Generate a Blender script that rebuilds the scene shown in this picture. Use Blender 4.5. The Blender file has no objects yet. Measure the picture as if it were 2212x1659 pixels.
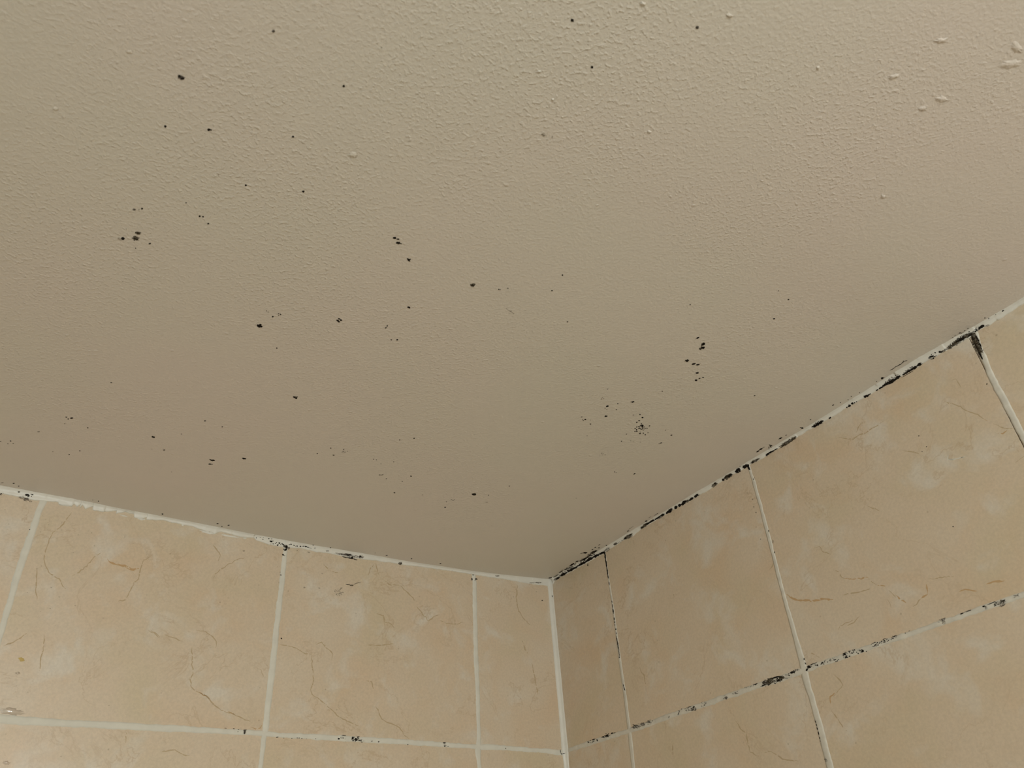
import bpy, bmesh, math, random
from mathutils import Vector, Matrix
from mathutils.bvhtree import BVHTree

# ---------------------------------------------------------------- camera, light, exposure
W, H = 2212, 1659
S = 0.25                      # one tile width in metres
ZC = 2.40                     # ceiling height
FPX = 1696.26                 # focal length in pixels
R0 = Vector((0.84507243, -0.53122918, -0.06039983))
R1 = Vector((0.26300452, 0.51140137, -0.8181059))
R2 = Vector((0.46549028, 0.67547332, 0.57188687))
CAM = Vector((-2.482601 * S, -3.374691 * S, ZC - 1.568185 * S))
scn = bpy.context.scene
col = scn.collection
cd = bpy.data.cameras.new('camera')
cam = bpy.data.objects.new('camera', cd)
col.objects.link(cam)
cd.sensor_width = 36; cd.sensor_fit = 'HORIZONTAL'; cd.lens = 36 * FPX / W
cd.clip_start = 0.01
cd.dof.use_dof = True; cd.dof.focus_distance = 0.85; cd.dof.aperture_fstop = 20
mw = Matrix((( R0.x, -R1.x, -R2.x, CAM.x), (R0.y, -R1.y, -R2.y, CAM.y), (R0.z, -R1.z, -R2.z, CAM.z), (0, 0, 0, 1)))
cam.matrix_world = mw
scn.camera = cam

world = bpy.data.worlds.new('world'); scn.world = world
world.use_nodes = True
world.node_tree.nodes['Background'].inputs[0].default_value = (0.9, 0.85, 0.75, 1)
world.node_tree.nodes['Background'].inputs[1].default_value = 0.05

LAMP = Vector((-0.68, -1.60, ZC - 0.28))          # round ceiling lamp behind the camera
ld = bpy.data.lights.new('ceiling_lamp', 'POINT'); ld.shadow_soft_size = 0.07
ld.energy = 24.5; ld.color = (0.945, 0.995, 0.985)
lamp = bpy.data.objects.new('ceiling_lamp', ld); col.objects.link(lamp)
lamp.location = LAMP
wl = bpy.data.lights.new('fill_light', 'AREA'); wl.shape = 'RECTANGLE'; wl.size = 0.9; wl.size_y = 1.3  # unseen soft fill added to lift the ambient and the right wall, no window
wl.energy = 12; wl.color = (0.94, 1.0, 1.0)
wo = bpy.data.objects.new('fill_light', wl); col.objects.link(wo)
wo.location = (-1.95, -2.45, 1.45); wo.rotation_euler = (math.radians(90), 0, math.radians(180))
wo.rotation_euler = Vector((1.95, 1.6, 0.5)).to_track_quat('-Z', 'Z').to_euler()

scn.view_settings.view_transform = 'Standard'
scn.view_settings.look = 'None'
scn.view_settings.gamma = 1
scn.view_settings.use_curve_mapping = False
scn.view_settings.exposure = -0.09

rnd = random.Random(7)
# ---------------------------------------------------------------- helpers
def ray(px, py):
    return (R0 * ((px - W / 2) / FPX) + R1 * ((py - H / 2) / FPX) + R2).normalized()
def on_x(px, py, x=0.0):
    d = ray(px, py); return CAM + d * ((x - CAM.x) / d.x)
def on_y(px, py, y=0.0):
    d = ray(px, py); return CAM + d * ((y - CAM.y) / d.y)
def interp(tab, x):
    if x <= tab[0][0]: return tab[0][1]
    for (a, b), (c, d) in zip(tab, tab[1:]):
        if x <= c: return b + (d - b) * (x - a) / (c - a)
    return tab[-1][1]
def add_obj(name, bm, mat, parent=None, smooth=False):
    me = bpy.data.meshes.new(name); bm.to_mesh(me); bm.free()
    if mat: me.materials.append(mat)
    if smooth:
        for p in me.polygons: p.use_smooth = True
    o = bpy.data.objects.new(name, me); col.objects.link(o)
    if parent: o.parent = parent
    return o
def struct(o, label=None):
    o['kind'] = 'structure'
    if label: o['label'] = label
    return o
def box(bm, lo, hi):
    r = bmesh.ops.create_cube(bm, size=1)
    c = [(a + b) / 2 for a, b in zip(lo, hi)]; s = [abs(b - a) for a, b in zip(lo, hi)]
    bmesh.ops.scale(bm, vec=s, verts=r['verts']); bmesh.ops.translate(bm, vec=c, verts=r['verts'])
    return r['verts']

# ---------------------------------------------------------------- materials
def mat(name):
    m = bpy.data.materials.new(name); m.use_nodes = True
    nt = m.node_tree
    return m, nt, nt.nodes['Principled BSDF']
def N(nt, t, **k):
    n = nt.nodes.new(t)
    for a, b in k.items():
        if a in n.inputs.keys(): n.inputs[a].default_value = b
        else: setattr(n, a, b)
    return n
def ramp(nt, src, stops, interpn='LINEAR'):
    r = nt.nodes.new('ShaderNodeValToRGB'); r.color_ramp.interpolation = interpn
    e = r.color_ramp.elements
    e[0].position, e[0].color = stops[0][0], stops[0][1]
    e[1].position, e[1].color = stops[-1][0], stops[-1][1]
    for p, c in stops[1:-1]:
        n = e.new(p); n.color = c
    nt.links.new(src, r.inputs[0]); return r
def g(v): return (v, v, v, 1)
def mixc(nt, fac, a, b, blend='MIX'):
    n = nt.nodes.new('ShaderNodeMix'); n.data_type = 'RGBA'; n.blend_type = blend
    for s, v in ((n.inputs[0], fac), (n.inputs[6], a), (n.inputs[7], b)):
        if hasattr(v, 'is_linked') or hasattr(v, 'links'): nt.links.new(v, s)
        else: s.default_value = v
    return n.outputs[2]
def math_n(nt, op, a, b=None):
    n = nt.nodes.new('ShaderNodeMath'); n.operation = op
    for s, v in ((n.inputs[0], a), (n.inputs[1], b)):
        if v is None: continue
        if hasattr(v, 'links'): nt.links.new(v, s)
        else: s.default_value = v
    return n.outputs[0]

def ceiling_mat():
    m, nt, b = mat('ceiling_paint')
    L = nt.links
    tc = N(nt, 'ShaderNodeTexCoord')
    n1 = N(nt, 'ShaderNodeTexNoise', Scale=2.6, Detail=3.0, Roughness=0.5); L.new(tc.outputs['Object'], n1.inputs['Vector'])
    c = ramp(nt, n1.outputs['Fac'], [(0.35, (0.680, 0.650, 0.562, 1)), (0.5, (0.695, 0.647, 0.565, 1)), (0.66, (0.712, 0.640, 0.572, 1))])
    L.new(c.outputs[0], b.inputs['Base Color'])
    b.inputs['Roughness'].default_value = 0.42
    b.inputs['Specular IOR Level'].default_value = 0.35
    # roller stipple: small lumps, stronger in patches, with finer grain over it
    mp = N(nt, 'ShaderNodeMapping'); mp.inputs['Scale'].default_value = (1, 1.0, 1); mp.inputs['Rotation'].default_value = (0, 0, 0.5)
    L.new(tc.outputs['Object'], mp.inputs['Vector'])
    a = N(nt, 'ShaderNodeTexNoise', Scale=410.0, Detail=2.0, Roughness=0.5, Distortion=0.0); L.new(mp.outputs[0], a.inputs['Vector'])
    ar = ramp(nt, a.outputs['Fac'], [(0.50, g(0)), (0.62, g(0.45)), (0.76, g(1.2))])
    patch = N(nt, 'ShaderNodeTexNoise', Scale=7.0, Detail=2.0); L.new(tc.outputs['Object'], patch.inputs['Vector'])
    pr = ramp(nt, patch.outputs['Fac'], [(0.38, g(0.28)), (0.66, g(1.1))])
    f = N(nt, 'ShaderNodeTexNoise', Scale=480.0, Detail=3.0); L.new(tc.outputs['Object'], f.inputs['Vector'])
    w = N(nt, 'ShaderNodeTexNoise', Scale=38.0, Detail=2.0); L.new(tc.outputs['Object'], w.inputs['Vector'])
    # the roller stops short of the walls: the paint is brushed smooth along both edges
    sx = nt.nodes.new('ShaderNodeSeparateXYZ'); L.new(tc.outputs['Object'], sx.inputs[0])
    ed = math_n(nt, 'MULTIPLY', math_n(nt, 'MAXIMUM', sx.outputs[0], sx.outputs[1]), -1.0)
    er = ramp(nt, ed, [(0.02, g(0.15)), (0.17, g(1.0))])
    h = math_n(nt, 'MULTIPLY', math_n(nt, 'MULTIPLY', ar.outputs[0], pr.outputs[0]), er.outputs[0])
    h = math_n(nt, 'ADD', h, math_n(nt, 'MULTIPLY', f.outputs['Fac'], 1.1))
    h = math_n(nt, 'ADD', h, math_n(nt, 'MULTIPLY', w.outputs['Fac'], 0.9))
    # scattered nibs of paint
    v = N(nt, 'ShaderNodeTexVoronoi', Scale=46.0); L.new(mp.outputs[0], v.inputs['Vector'])
    vr = ramp(nt, v.outputs['Distance'], [(0.0, g(1)), (0.085, g(0))])
    vc = ramp(nt, v.outputs['Color'], [(0.62, g(0)), (0.66, g(1.6))], 'CONSTANT')
    h = math_n(nt, 'ADD', h, math_n(nt, 'MULTIPLY', vr.outputs[0], vc.outputs[0]))
    bp = N(nt, 'ShaderNodeBump', Strength=1.0, Distance=0.00023); L.new(h, bp.inputs['Height'])
    L.new(bp.outputs[0], b.inputs['Normal'])
    return m

def tile_mat():
    m, nt, b = mat('marbled_tile')
    L = nt.links
    tc = N(nt, 'ShaderNodeTexCoord')
    at = N(nt, 'ShaderNodeAttribute', attribute_name='tile')
    def noise(scale, det=3.0, rough=0.5, dist=0.0, off=0.0):
        n = nt.nodes.new('ShaderNodeTexNoise'); n.noise_dimensions = '4D'
        n.inputs['Scale'].default_value = scale; n.inputs['Detail'].default_value = det
        n.inputs['Roughness'].default_value = rough; n.inputs['Distortion'].default_value = dist
        L.new(tc.outputs['Object'], n.inputs['Vector'])
        L.new(math_n(nt, 'ADD', math_n(nt, 'MULTIPLY', at.outputs['Fac'], 9.0), off), n.inputs['W'])
        return n.outputs['Fac']
    base = ramp(nt, noise(9, 4, 0.55, 0.4), [(0.32, (0.585, 0.486, 0.337, 1)), (0.5, (0.617, 0.504, 0.372, 1)), (0.68, (0.630, 0.535, 0.411, 1))]).outputs[0]
    # orange and grey clouds
    oc = ramp(nt, noise(14, 3, 0.55, 0.8, 3.3), [(0.50, g(0)), (0.70, g(0.55))]).outputs[0]
    base = mixc(nt, oc, base, (0.621, 0.459, 0.303, 1))
    gc = ramp(nt, noise(26, 3, 0.6, 0.5, 6.1), [(0.53, g(0)), (0.68, g(0.85))]).outputs[0]
    base = mixc(nt, gc, base, (0.643, 0.581, 0.484, 1))
    # fine grain
    fg = ramp(nt, noise(420, 3, 0.7, 0, 1.2), [(0.35, g(0.935)), (0.65, g(1.05))]).outputs[0]
    base = mixc(nt, 1.0, base, fg, 'MULTIPLY')
    # hairline veins along a noise contour, broken up by a second noise
    vn = noise(11, 6, 0.62, 0.7, 8.4)
    d = math_n(nt, 'ABSOLUTE', math_n(nt, 'SUBTRACT', vn, 0.5))
    line = ramp(nt, d, [(0.0, g(1)), (0.009, g(0))]).outputs[0]
    br = ramp(nt, noise(17, 3, 0.5, 0, 2.7), [(0.40, g(0)), (0.60, g(0.7))]).outputs[0]
    base = mixc(nt, math_n(nt, 'MULTIPLY', line, br), base, (0.50, 0.375, 0.245, 1))
    # small pits
    vo = nt.nodes.new('ShaderNodeTexVoronoi'); vo.inputs['Scale'].default_value = 75; L.new(tc.outputs['Object'], vo.inputs['Vector'])
    pit = ramp(nt, vo.outputs['Distance'], [(0.03, g(1)), (0.085, g(0))]).outputs[0]
    sel = ramp(nt, vo.outputs['Color'], [(0.42, g(0)), (0.64, g(0.5))], 'CONSTANT').outputs[0]
    base = mixc(nt, math_n(nt, 'MULTIPLY', pit, sel), base, (0.27, 0.19, 0.11, 1))
    L.new(base, b.inputs['Base Color'])
    b.inputs['Roughness'].default_value = 0.33
    b.inputs['Specular IOR Level'].default_value = 0.6
    wv = noise(5.0, 2, 0.5)
    bp = N(nt, 'ShaderNodeBump', Strength=0.5, Distance=0.0009)
    hh = math_n(nt, 'ADD', math_n(nt, 'MULTIPLY', noise(160, 3, 0.6), 0.02), wv)
    L.new(hh, bp.inputs['Height']); L.new(bp.outputs[0], b.inputs['Normal'])
    return m

def plain(name, colr, rough=0.6, var=0.08, scale=60, bump=0.0003, bscale=180, spec=0.3):
    m, nt, b = mat(name); L = nt.links
    tc = N(nt, 'ShaderNodeTexCoord')
    n = N(nt, 'ShaderNodeTexNoise', Scale=float(scale), Detail=4.0); L.new(tc.outputs['Object'], n.inputs['Vector'])
    lo = tuple(c * (1 - var) for c in colr) + (1,); hi = tuple(min(1, c * (1 + var)) for c in colr) + (1,)
    r = ramp(nt, n.outputs['Fac'], [(0.3, lo), (0.7, hi)]); L.new(r.outputs[0], b.inputs['Base Color'])
    b.inputs['Roughness'].default_value = rough; b.inputs['Specular IOR Level'].default_value = spec
    if bump:
        n2 = N(nt, 'ShaderNodeTexNoise', Scale=float(bscale), Detail=3.0); L.new(tc.outputs['Object'], n2.inputs['Vector'])
        bp = N(nt, 'ShaderNodeBump', Strength=0.6, Distance=bump); L.new(n2.outputs['Fac'], bp.inputs['Height'])
        L.new(bp.outputs[0], b.inputs['Normal'])
    return m

def film(name, colr, a_lo, a_hi, scale, rough=0.8, lo=0.4, hi=0.6, ip='LINEAR'):
    """thin growth or print that lets the surface show through in a noise pattern"""
    m, nt, b = mat(name); L = nt.links
    b.inputs['Base Color'].default_value = colr + (1,)
    b.inputs['Roughness'].default_value = rough; b.inputs['Specular IOR Level'].default_value = 0.15
    tc = N(nt, 'ShaderNodeTexCoord')
    n = N(nt, 'ShaderNodeTexNoise', Scale=float(scale), Detail=3.0); L.new(tc.outputs['Object'], n.inputs['Vector'])
    r = ramp(nt, n.outputs['Fac'], [(lo, g(a_lo)), (hi, g(a_hi))], ip); L.new(r.outputs[0], b.inputs['Alpha'])
    return m

M_CEIL = ceiling_mat()
M_TILE = tile_mat()
M_GROUT = plain('grout', (0.665, 0.640, 0.555), 0.65, 0.05, 90, 0.0003, 260)
M_GROUTR = plain('grout_aged', (0.620, 0.585, 0.500), 0.65, 0.09, 120, 0.0003, 260)
M_CAULK = plain('sealant', (0.690, 0.665, 0.590), 0.38, 0.04, 70, 0.0006, 120, 0.45)
M_PLASTER = plain('plain_wall', (0.80, 0.76, 0.69), 0.6, 0.03, 4, 0)
M_SIDE = plain('side_wall', (0.45, 0.42, 0.37), 0.6, 0.03, 4, 0)
M_FLOOR = plain('floor_tile', (0.72, 0.67, 0.58), 0.4, 0.06, 6, 0)
M_BLACK = plain('mould_black', (0.014, 0.011, 0.008), 0.9, 0.5, 900, 0.0002, 900, 0.08)
M_OLIVE = film('mould_olive', (0.060, 0.046, 0.026), 0.45, 1.0, 1300)
M_GREY = film('mould_grey', (0.13, 0.11, 0.09), 0.15, 0.8, 800)
M_FAINT = film('mould_faint', (0.26, 0.22, 0.16), 0.15, 0.6, 900)
M_VEIN = film('vein_brown', (0.53, 0.41, 0.26), 0.0, 0.9, 260, 0.4, 0.0, 0.41, 'CONSTANT')
M_VEINO = film('vein_orange', (0.56, 0.375, 0.20), 0.0, 0.9, 260, 0.4, 0.0, 0.38, 'CONSTANT')
M_WATER, _nt, _b = mat('water')
_nt.nodes.remove(_b)
_tr = _nt.nodes.new('ShaderNodeBsdfTransparent'); _tr.inputs[0].default_value = (0.95, 0.94, 0.93, 1)
_gl = _nt.nodes.new('ShaderNodeBsdfGlossy'); _gl.inputs['Roughness'].default_value = 0.14
_fr = _nt.nodes.new('ShaderNodeFresnel'); _fr.inputs['IOR'].default_value = 1.5
_mx = _nt.nodes.new('ShaderNodeMixShader')
_nt.links.new(math_n(_nt, 'ADD', math_n(_nt, 'MULTIPLY', _fr.outputs[0], 0.6), 0.08), _mx.inputs[0]); _nt.links.new(_tr.outputs[0], _mx.inputs[1]); _nt.links.new(_gl.outputs[0], _mx.inputs[2])
_nt.links.new(_mx.outputs[0], _nt.nodes['Material Output'].inputs['Surface'])
MATS = {'k': M_BLACK, 'o': M_OLIVE, 'g': M_GREY, 'f': M_FAINT}

# ---------------------------------------------------------------- edges of ceiling and sealant, traced and carried to the wall planes
LT = [(-60,1037),(0,1048.8),(90,1065),(181,1082.3),(271,1101),(400,1124.8),(480,1141),(554,1155.5),(662,1175.5),(780,1194.7),(868,1210.5),(1013,1232),(1100,1242),(1187,1249.5)]
LB = [(-60,1056),(0,1066),(40,1074),(76,1081.4),(97.6,1083),(125,1085),(127,1090),(155,1094),(160,1089),(166,1096),(172,1097.6),(174,1090.4),(178,1091),(184.4,1099.5),(200.7,1094),
      (199.5,1102),(225,1106),(251,1110),(251.6,1104),(270,1106.5),(289,1110.3),(290,1116.6),(304,1121),(316,1123),(317,1117.5),(350,1124),(396,1134),(416,1138.6),(440,1146),(465,1153),(476,1149),
      (500,1155),(515.6,1159),(533.7,1161),(548,1162),(553.6,1167.5),(584,1177.5),(613,1183),(622,1184),(651,1185),(687,1193),(716,1196),(729,1200),(772,1207),(785,1208.6),
      (838,1215),(876,1221),(914,1225.7),(977,1234),(1013,1240),(1042,1244.7),(1085.5,1251),(1149,1262),(1176,1265),(1187,1268)]
RT = [(1192,1249.5),(1235,1225),(1297,1188),(1345,1159),(1379,1138),(1430,1108.5),(1477,1079.5),(1530,1048),(1567,1027),(1618,996),(1694,951.5),(1750,918),(1793,892),(1850,856.5),
      (1902,823.5),(1993,768),(2050,736),(2101,707),(2150,679.5),(2212,642),(2290,595)]
RB = [(1195,1262),(1198,1254),(1241,1231),(1302,1197),(1347,1167),(1360,1161),(1368,1158),(1383,1144.5),(1414,1126),(1441,1109),(1480,1087.5),(1509.5,1070.4),(1520,1066),(1537,1055),(1560,1039),
      (1603,1015),(1622,1003),(1645,992),(1658,983.5),(1681,968),(1723,943.5),(1780,911),(1847,871),(1899,841),(1940,817),(1993,786),(2045,757),(2094,730.5),(2110,716),(2155,692),(2212,656),(2290,609)]
SC = 0.0032
dL = sorted((on_y(px, py, -SC).x, on_y(px, py, -SC).z - ZC) for px, py in LT)
dR = sorted((on_x(px, py, -SC).y, on_x(px, py, -SC).z - ZC) for px, py in RT)
D0 = (dL[-1][1] + dR[-1][1]) / 2
print('edge offsets', [round(1000 * b, 1) for a, b in dL], [round(1000 * b, 1) for a, b in dR])
def zc(x, y):
    a = interp(dL, x) - D0; b = interp(dR, y) - D0
    fx = min(1, -x / 0.12); fy = min(1, -y / 0.12)
    return ZC + D0 + a * fx ** 0 * math.exp(y / 0.16) + b * math.exp(x / 0.16)

XW, YW = -2.6, -2.6          # the far walls of the small room, behind the camera
# ---------------------------------------------------------------- ceiling
def grid_axis(lim):
    v = [0.0, -0.001, -SC, -0.006, -0.010, -0.016, -0.025]
    t = -0.04
    while t > -1.3: v.append(t); t -= 0.02
    while t > lim: v.append(t); t -= 0.1
    v.append(lim); return v
bm = bmesh.new()
ax, ay = grid_axis(XW), grid_axis(YW)
vs = [[bm.verts.new((x, y, zc(x, y))) for y in ay] for x in ax]
for i in range(len(ax) - 1):
    for j in range(len(ay) - 1):
        bm.faces.new((vs[i][j], vs[i + 1][j], vs[i + 1][j + 1], vs[i][j + 1]))
bmesh.ops.recalc_face_normals(bm, faces=bm.faces)
if bm.faces[0].normal.z > 0: bmesh.ops.reverse_faces(bm, faces=bm.faces)
ceil_bvh = BVHTree.FromBMesh(bm)
ceiling = struct(add_obj('ceiling', bm, M_CEIL, smooth=True), 'cream painted ceiling with roller stipple and scattered black mould')

# ---------------------------------------------------------------- tiled walls
A3, B1, HJ, HROW = 0.48699 * S, 0.48804 * S, 0.85452 * S, 1.25 * S
def tiled_wall(name, side, first, length, label):
    """tiles set as bevelled plates; side 'L' lies in the plane y=0, 'R' in x=0"""
    bm = bmesh.new(); lay = bm.faces.layers.float.new('tile')
    us = [0.0, first]
    while us[-1] < length: us.append(min(us[-1] + S, length))
    zs = [0.012, -HJ, -HJ - HROW, -HJ - 2 * HROW]
    while zs[-1] > -ZC: zs.append(max(zs[-1] - HROW, -ZC))
    gp = 0.0003
    k = 0
    for i in range(len(us) - 1):
        for j in range(len(zs) - 1):
            k += 1
            a, b_, zt, zb = us[i] + gp, us[i + 1] - gp, ZC + zs[j] - (gp if j else 0), ZC + zs[j + 1] + gp
            if b_ - a < 0.01 or zt - zb < 0.01: continue
            n0 = set(bm.faces)
            if side == 'L': v = box(bm, (-b_, 0, zb), (-a, 0.008, zt))
            else: v = box(bm, (0, -b_, zb), (0.008, -a, zt))
            es = [e for e in set(e for q in v for e in q.link_edges)
                  if (side == 'L' and all(abs(q.co.y) < 1e-6 for q in e.verts)) or (side == 'R' and all(abs(q.co.x) < 1e-6 for q in e.verts))]
            bmesh.ops.bevel(bm, geom=es, offset=0.0003, segments=2, profile=0.6, affect='EDGES')
            val = rnd.random()
            for f in bm.faces:
                if f not in n0: f[lay] = val
    if side == 'L': box(bm, (XW, 0.006, 0), (0.0, 0.10, ZC + 0.02))
    else: box(bm, (0.006, YW, 0), (0.10, 0.0, ZC + 0.02))
    return struct(add_obj(name, bm, M_TILE), label)
wall_left = tiled_wall('wall_left', 'L', A3, -XW, 'beige marbled tile wall on the left under the ceiling')
wall_right = tiled_wall('wall_right', 'R', B1, -YW, 'beige marbled tile wall on the right with mouldy joints')

for nm, lo, hi, m in (('wall_back', (XW - 0.1, YW - 0.1, 0), (0.1, YW, ZC + 0.02), M_PLASTER), ('wall_side', (XW - 0.1, YW, 0), (XW, 0.1, ZC + 0.02), M_SIDE),
                      ('floor', (XW - 0.1, YW - 0.1, -0.1), (0.1, 0.1, 0), M_FLOOR)):
    bm = bmesh.new(); box(bm, lo, hi); struct(add_obj(nm, bm, m))

# ---------------------------------------------------------------- grout: slightly domed, hand smeared strips over the joints
def grout_strip(bm, side, pts, tail=None, jit=0.00035, rise=0.00045):
    """pts: (px, py, width px) down or along the joint, carried to the wall plane"""
    f = on_y if side == 'L' else on_x
    P = []
    for px, py, w in pts:
        p = f(px, py); q = f(px + 0.7, py + 0.7)
        P.append([p, w])
    # metres per pixel across the strip from the local direction
    C = []
    for i, (p, w) in enumerate(P):
        a = P[max(0, i - 1)][0]; b = P[min(len(P) - 1, i + 1)][0]
        d = (b - a).normalized()
        n = d.cross(Vector((0, 1, 0)) if side == 'L' else Vector((1, 0, 0))).normalized()
        e = 0.001
        def pr(v):
            r = v - CAM; return Vector((FPX * r.dot(R0) / r.dot(R2), FPX * r.dot(R1) / r.dot(R2)))
        t = (pr(p + d * e) - pr(p)).normalized()
        m = pr(p + n * e) - pr(p)
        ac = abs(m.x * -t.y + m.y * t.x) / e
        C.append((p, n, 0.5 * w / ac))
    if tail is not None:
        for t in tail: C.append((t, C[-1][1], C[-1][2]))
    # resample at 1.5 mm
    out = []
    for (p, n, h), (p2, n2, h2) in zip(C, C[1:]):
        L = (p2 - p).length; k = max(1, int(L / 0.0016))
        for i in range(k):
            t = i / k; out.append((p.lerp(p2, t), n.lerp(n2, t).normalized(), h + (h2 - h) * t))
    out.append(C[-1])
    nrm = Vector((0, -1, 0)) if side == 'L' else Vector((-1, 0, 0))
    rows = []; ja = jb = 0
    for p, n, h in out:
        ja = 0.72 * ja + rnd.gauss(0, jit) * 0.5; jb = 0.72 * jb + rnd.gauss(0, jit) * 0.5
        a, b_ = -h + ja, h + jb
        row = []
        for s, z in ((0, -0.0004), (0.06, 0.6), (0.3, 0.95), (0.5, 1), (0.7, 0.95), (0.94, 0.6), (1, -0.0004)):
            off = z if z < 0 else rise * z
            row.append(bm.verts.new(p + n * (a + (b_ - a) * s) + nrm * off))
        rows.append(row)
    for r, s in zip(rows, rows[1:]):
        for i in range(6): bm.faces.new((r[i], r[i + 1], s[i + 1], s[i]))
def down(side, px, py, zbot=1.2):
    p = (on_y if side == 'L' else on_x)(px, py); return [Vector((p.x, p.y, zbot))]
GL = bmesh.new()
p = on_y(4, 1359)
grout_strip(GL, 'L', [(97,1070,16),(92,1086,18),(86,1098,15.5),(82.7,1108.5,15.5),(46,1217,17),(21.3,1300,15.5),(3.5,1359,16)], [Vector((p.x, 0, ZC - HJ)), Vector((p.x, 0, 1.2))])
grout_strip(GL, 'L', [(619,1174,10),(615.5,1200,11),(607,1275,12.5),(598,1354,14),(585,1470,15),(573.5,1576,14.5),(570,1592,12),(563,1659,10)], down('L', 563, 1659))
grout_strip(GL, 'L', [(1022,1230,9),(1025,1260,9.5),(1028,1410,10.5),(1032,1500,9),(1034.5,1594,8.5),(1033,1614,14),(1032.5,1625,15),(1034,1640,11),(1035.5,1659,9.5)], down('L', 1035.5, 1659))
p = on_y(-20, 1551)
GLH = [(1222,1627,12),(1204,1626,12),(1180,1622,11),(1150,1620.5,9.5),(1067,1614,12),(1033,1613,13),(1013,1612.5,10),(941,1607,12),(860,1602,12.5),(742,1595,14),(660,1590.5,12.5),(597,1587,11.5),(570,1584.5,12),
       (540,1582.5,12),(467,1579,13),(400,1575,15.5),(260,1568,16.5),(145,1562.5,16.5),(60,1557,19),(0,1553,21),(-20,1552,21)]
grout_strip(GL, 'L', GLH, [Vector((XW, 0, ZC - HJ))])
for i in range(3, 8):
    u = A3 + S * i
    if u < -XW - 0.02:
        for a, b_ in ((Vector((-u, 0, ZC)), Vector((-u, 0, 1.2))),):
            rows = []
            for k in range(80):
                c = a.lerp(b_, k / 79)
                rows.append([GL.verts.new(c + Vector((s, -z, 0))) for s, z in ((-.004, -.0004), (-.003, .0004), (.003, .0004), (.004, -.0004))])
            for r, s in zip(rows, rows[1:]):
                for q in range(3): GL.faces.new((r[q], r[q + 1], s[q + 1], s[q]))
GR = bmesh.new()
grout_strip(GR, 'R', [(1305,1186,3),(1307.5,1200,3),(1316,1260,3.2),(1325.5,1319,3.6),(1331,1365,4.5),(1338,1417,5.5),(1346,1475,6.5),(1352.5,1521.7,7),(1359.6,1580,7.5),(1363,1610,9),(1368.5,1659,8)], down('R', 1368.5, 1659), 0.0002)
grout_strip(GR, 'R', [(1612,997,6),(1619,1012,6.5),(1628,1040,7),(1645,1100,8.2),(1664,1174,8.5),(1682,1245,8.6),(1701,1317,9.5),(1713.4,1359,10.5),(1724,1398,12.5),(1733,1430,14.5),(1737.5,1450,16),(1741,1468,17),
                      (1747,1488,14),(1752.5,1504,13),(1768,1560,14.5),(1793.5,1659,15.5)], down('R', 1793.5, 1659), 0.0003)
p = on_x(2250, 1018)
grout_strip(GR, 'R', [(2098,702,17),(2106,724,18),(2111,744.7,17.5),(2119,762,15.5),(2129,783,14),(2139,808,16),(2152,835,17),(2189,902,16),(2205,934,15.5),(2250,1018,16)], [Vector((0, p.y, 1.2))], 0.0003)
GRH = [(1222,1622.5,8),(1232,1619,9),(1262,1609,11),(1353,1580.5,12),(1400,1564.5,12.5),(1440,1549,12.5),(1540,1515,12.5),(1632,1483,13.5),(1690,1464,14.5),(1735,1449,15),(1775,1433,13),(1812,1421,13.5),(1900,1391.5,12.5),
       (1960,1372,13),(2029,1347.5,12.5),(2075,1331,13.5),(2130,1311.5,14),(2170,1299,14),(2212,1285,13.5),(2260,1268,13.5)]
p = on_x(2260, 1268)
grout_strip(GR, 'R', GRH, [Vector((0, YW, p.z))], 0.0004)
for i in range(3, 11):
    u = B1 + S * i
    if u < -YW - 0.02:
        rows = []
        for k in range(80):
            c = Vector((0, -u, ZC)).lerp(Vector((0, -u, 1.2)), k / 79)
            rows.append([GR.verts.new(c + Vector((-z, s, 0))) for s, z in ((-.004, -.0004), (-.003, .0004), (.003, .0004), (.004, -.0004))])
        for r, s in zip(rows, rows[1:]):
            for q in range(3): GR.faces.new((r[q], r[q + 1], s[q + 1], s[q]))
for G in (GL, GR): bmesh.ops.recalc_face_normals(G, faces=G.faces)

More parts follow.
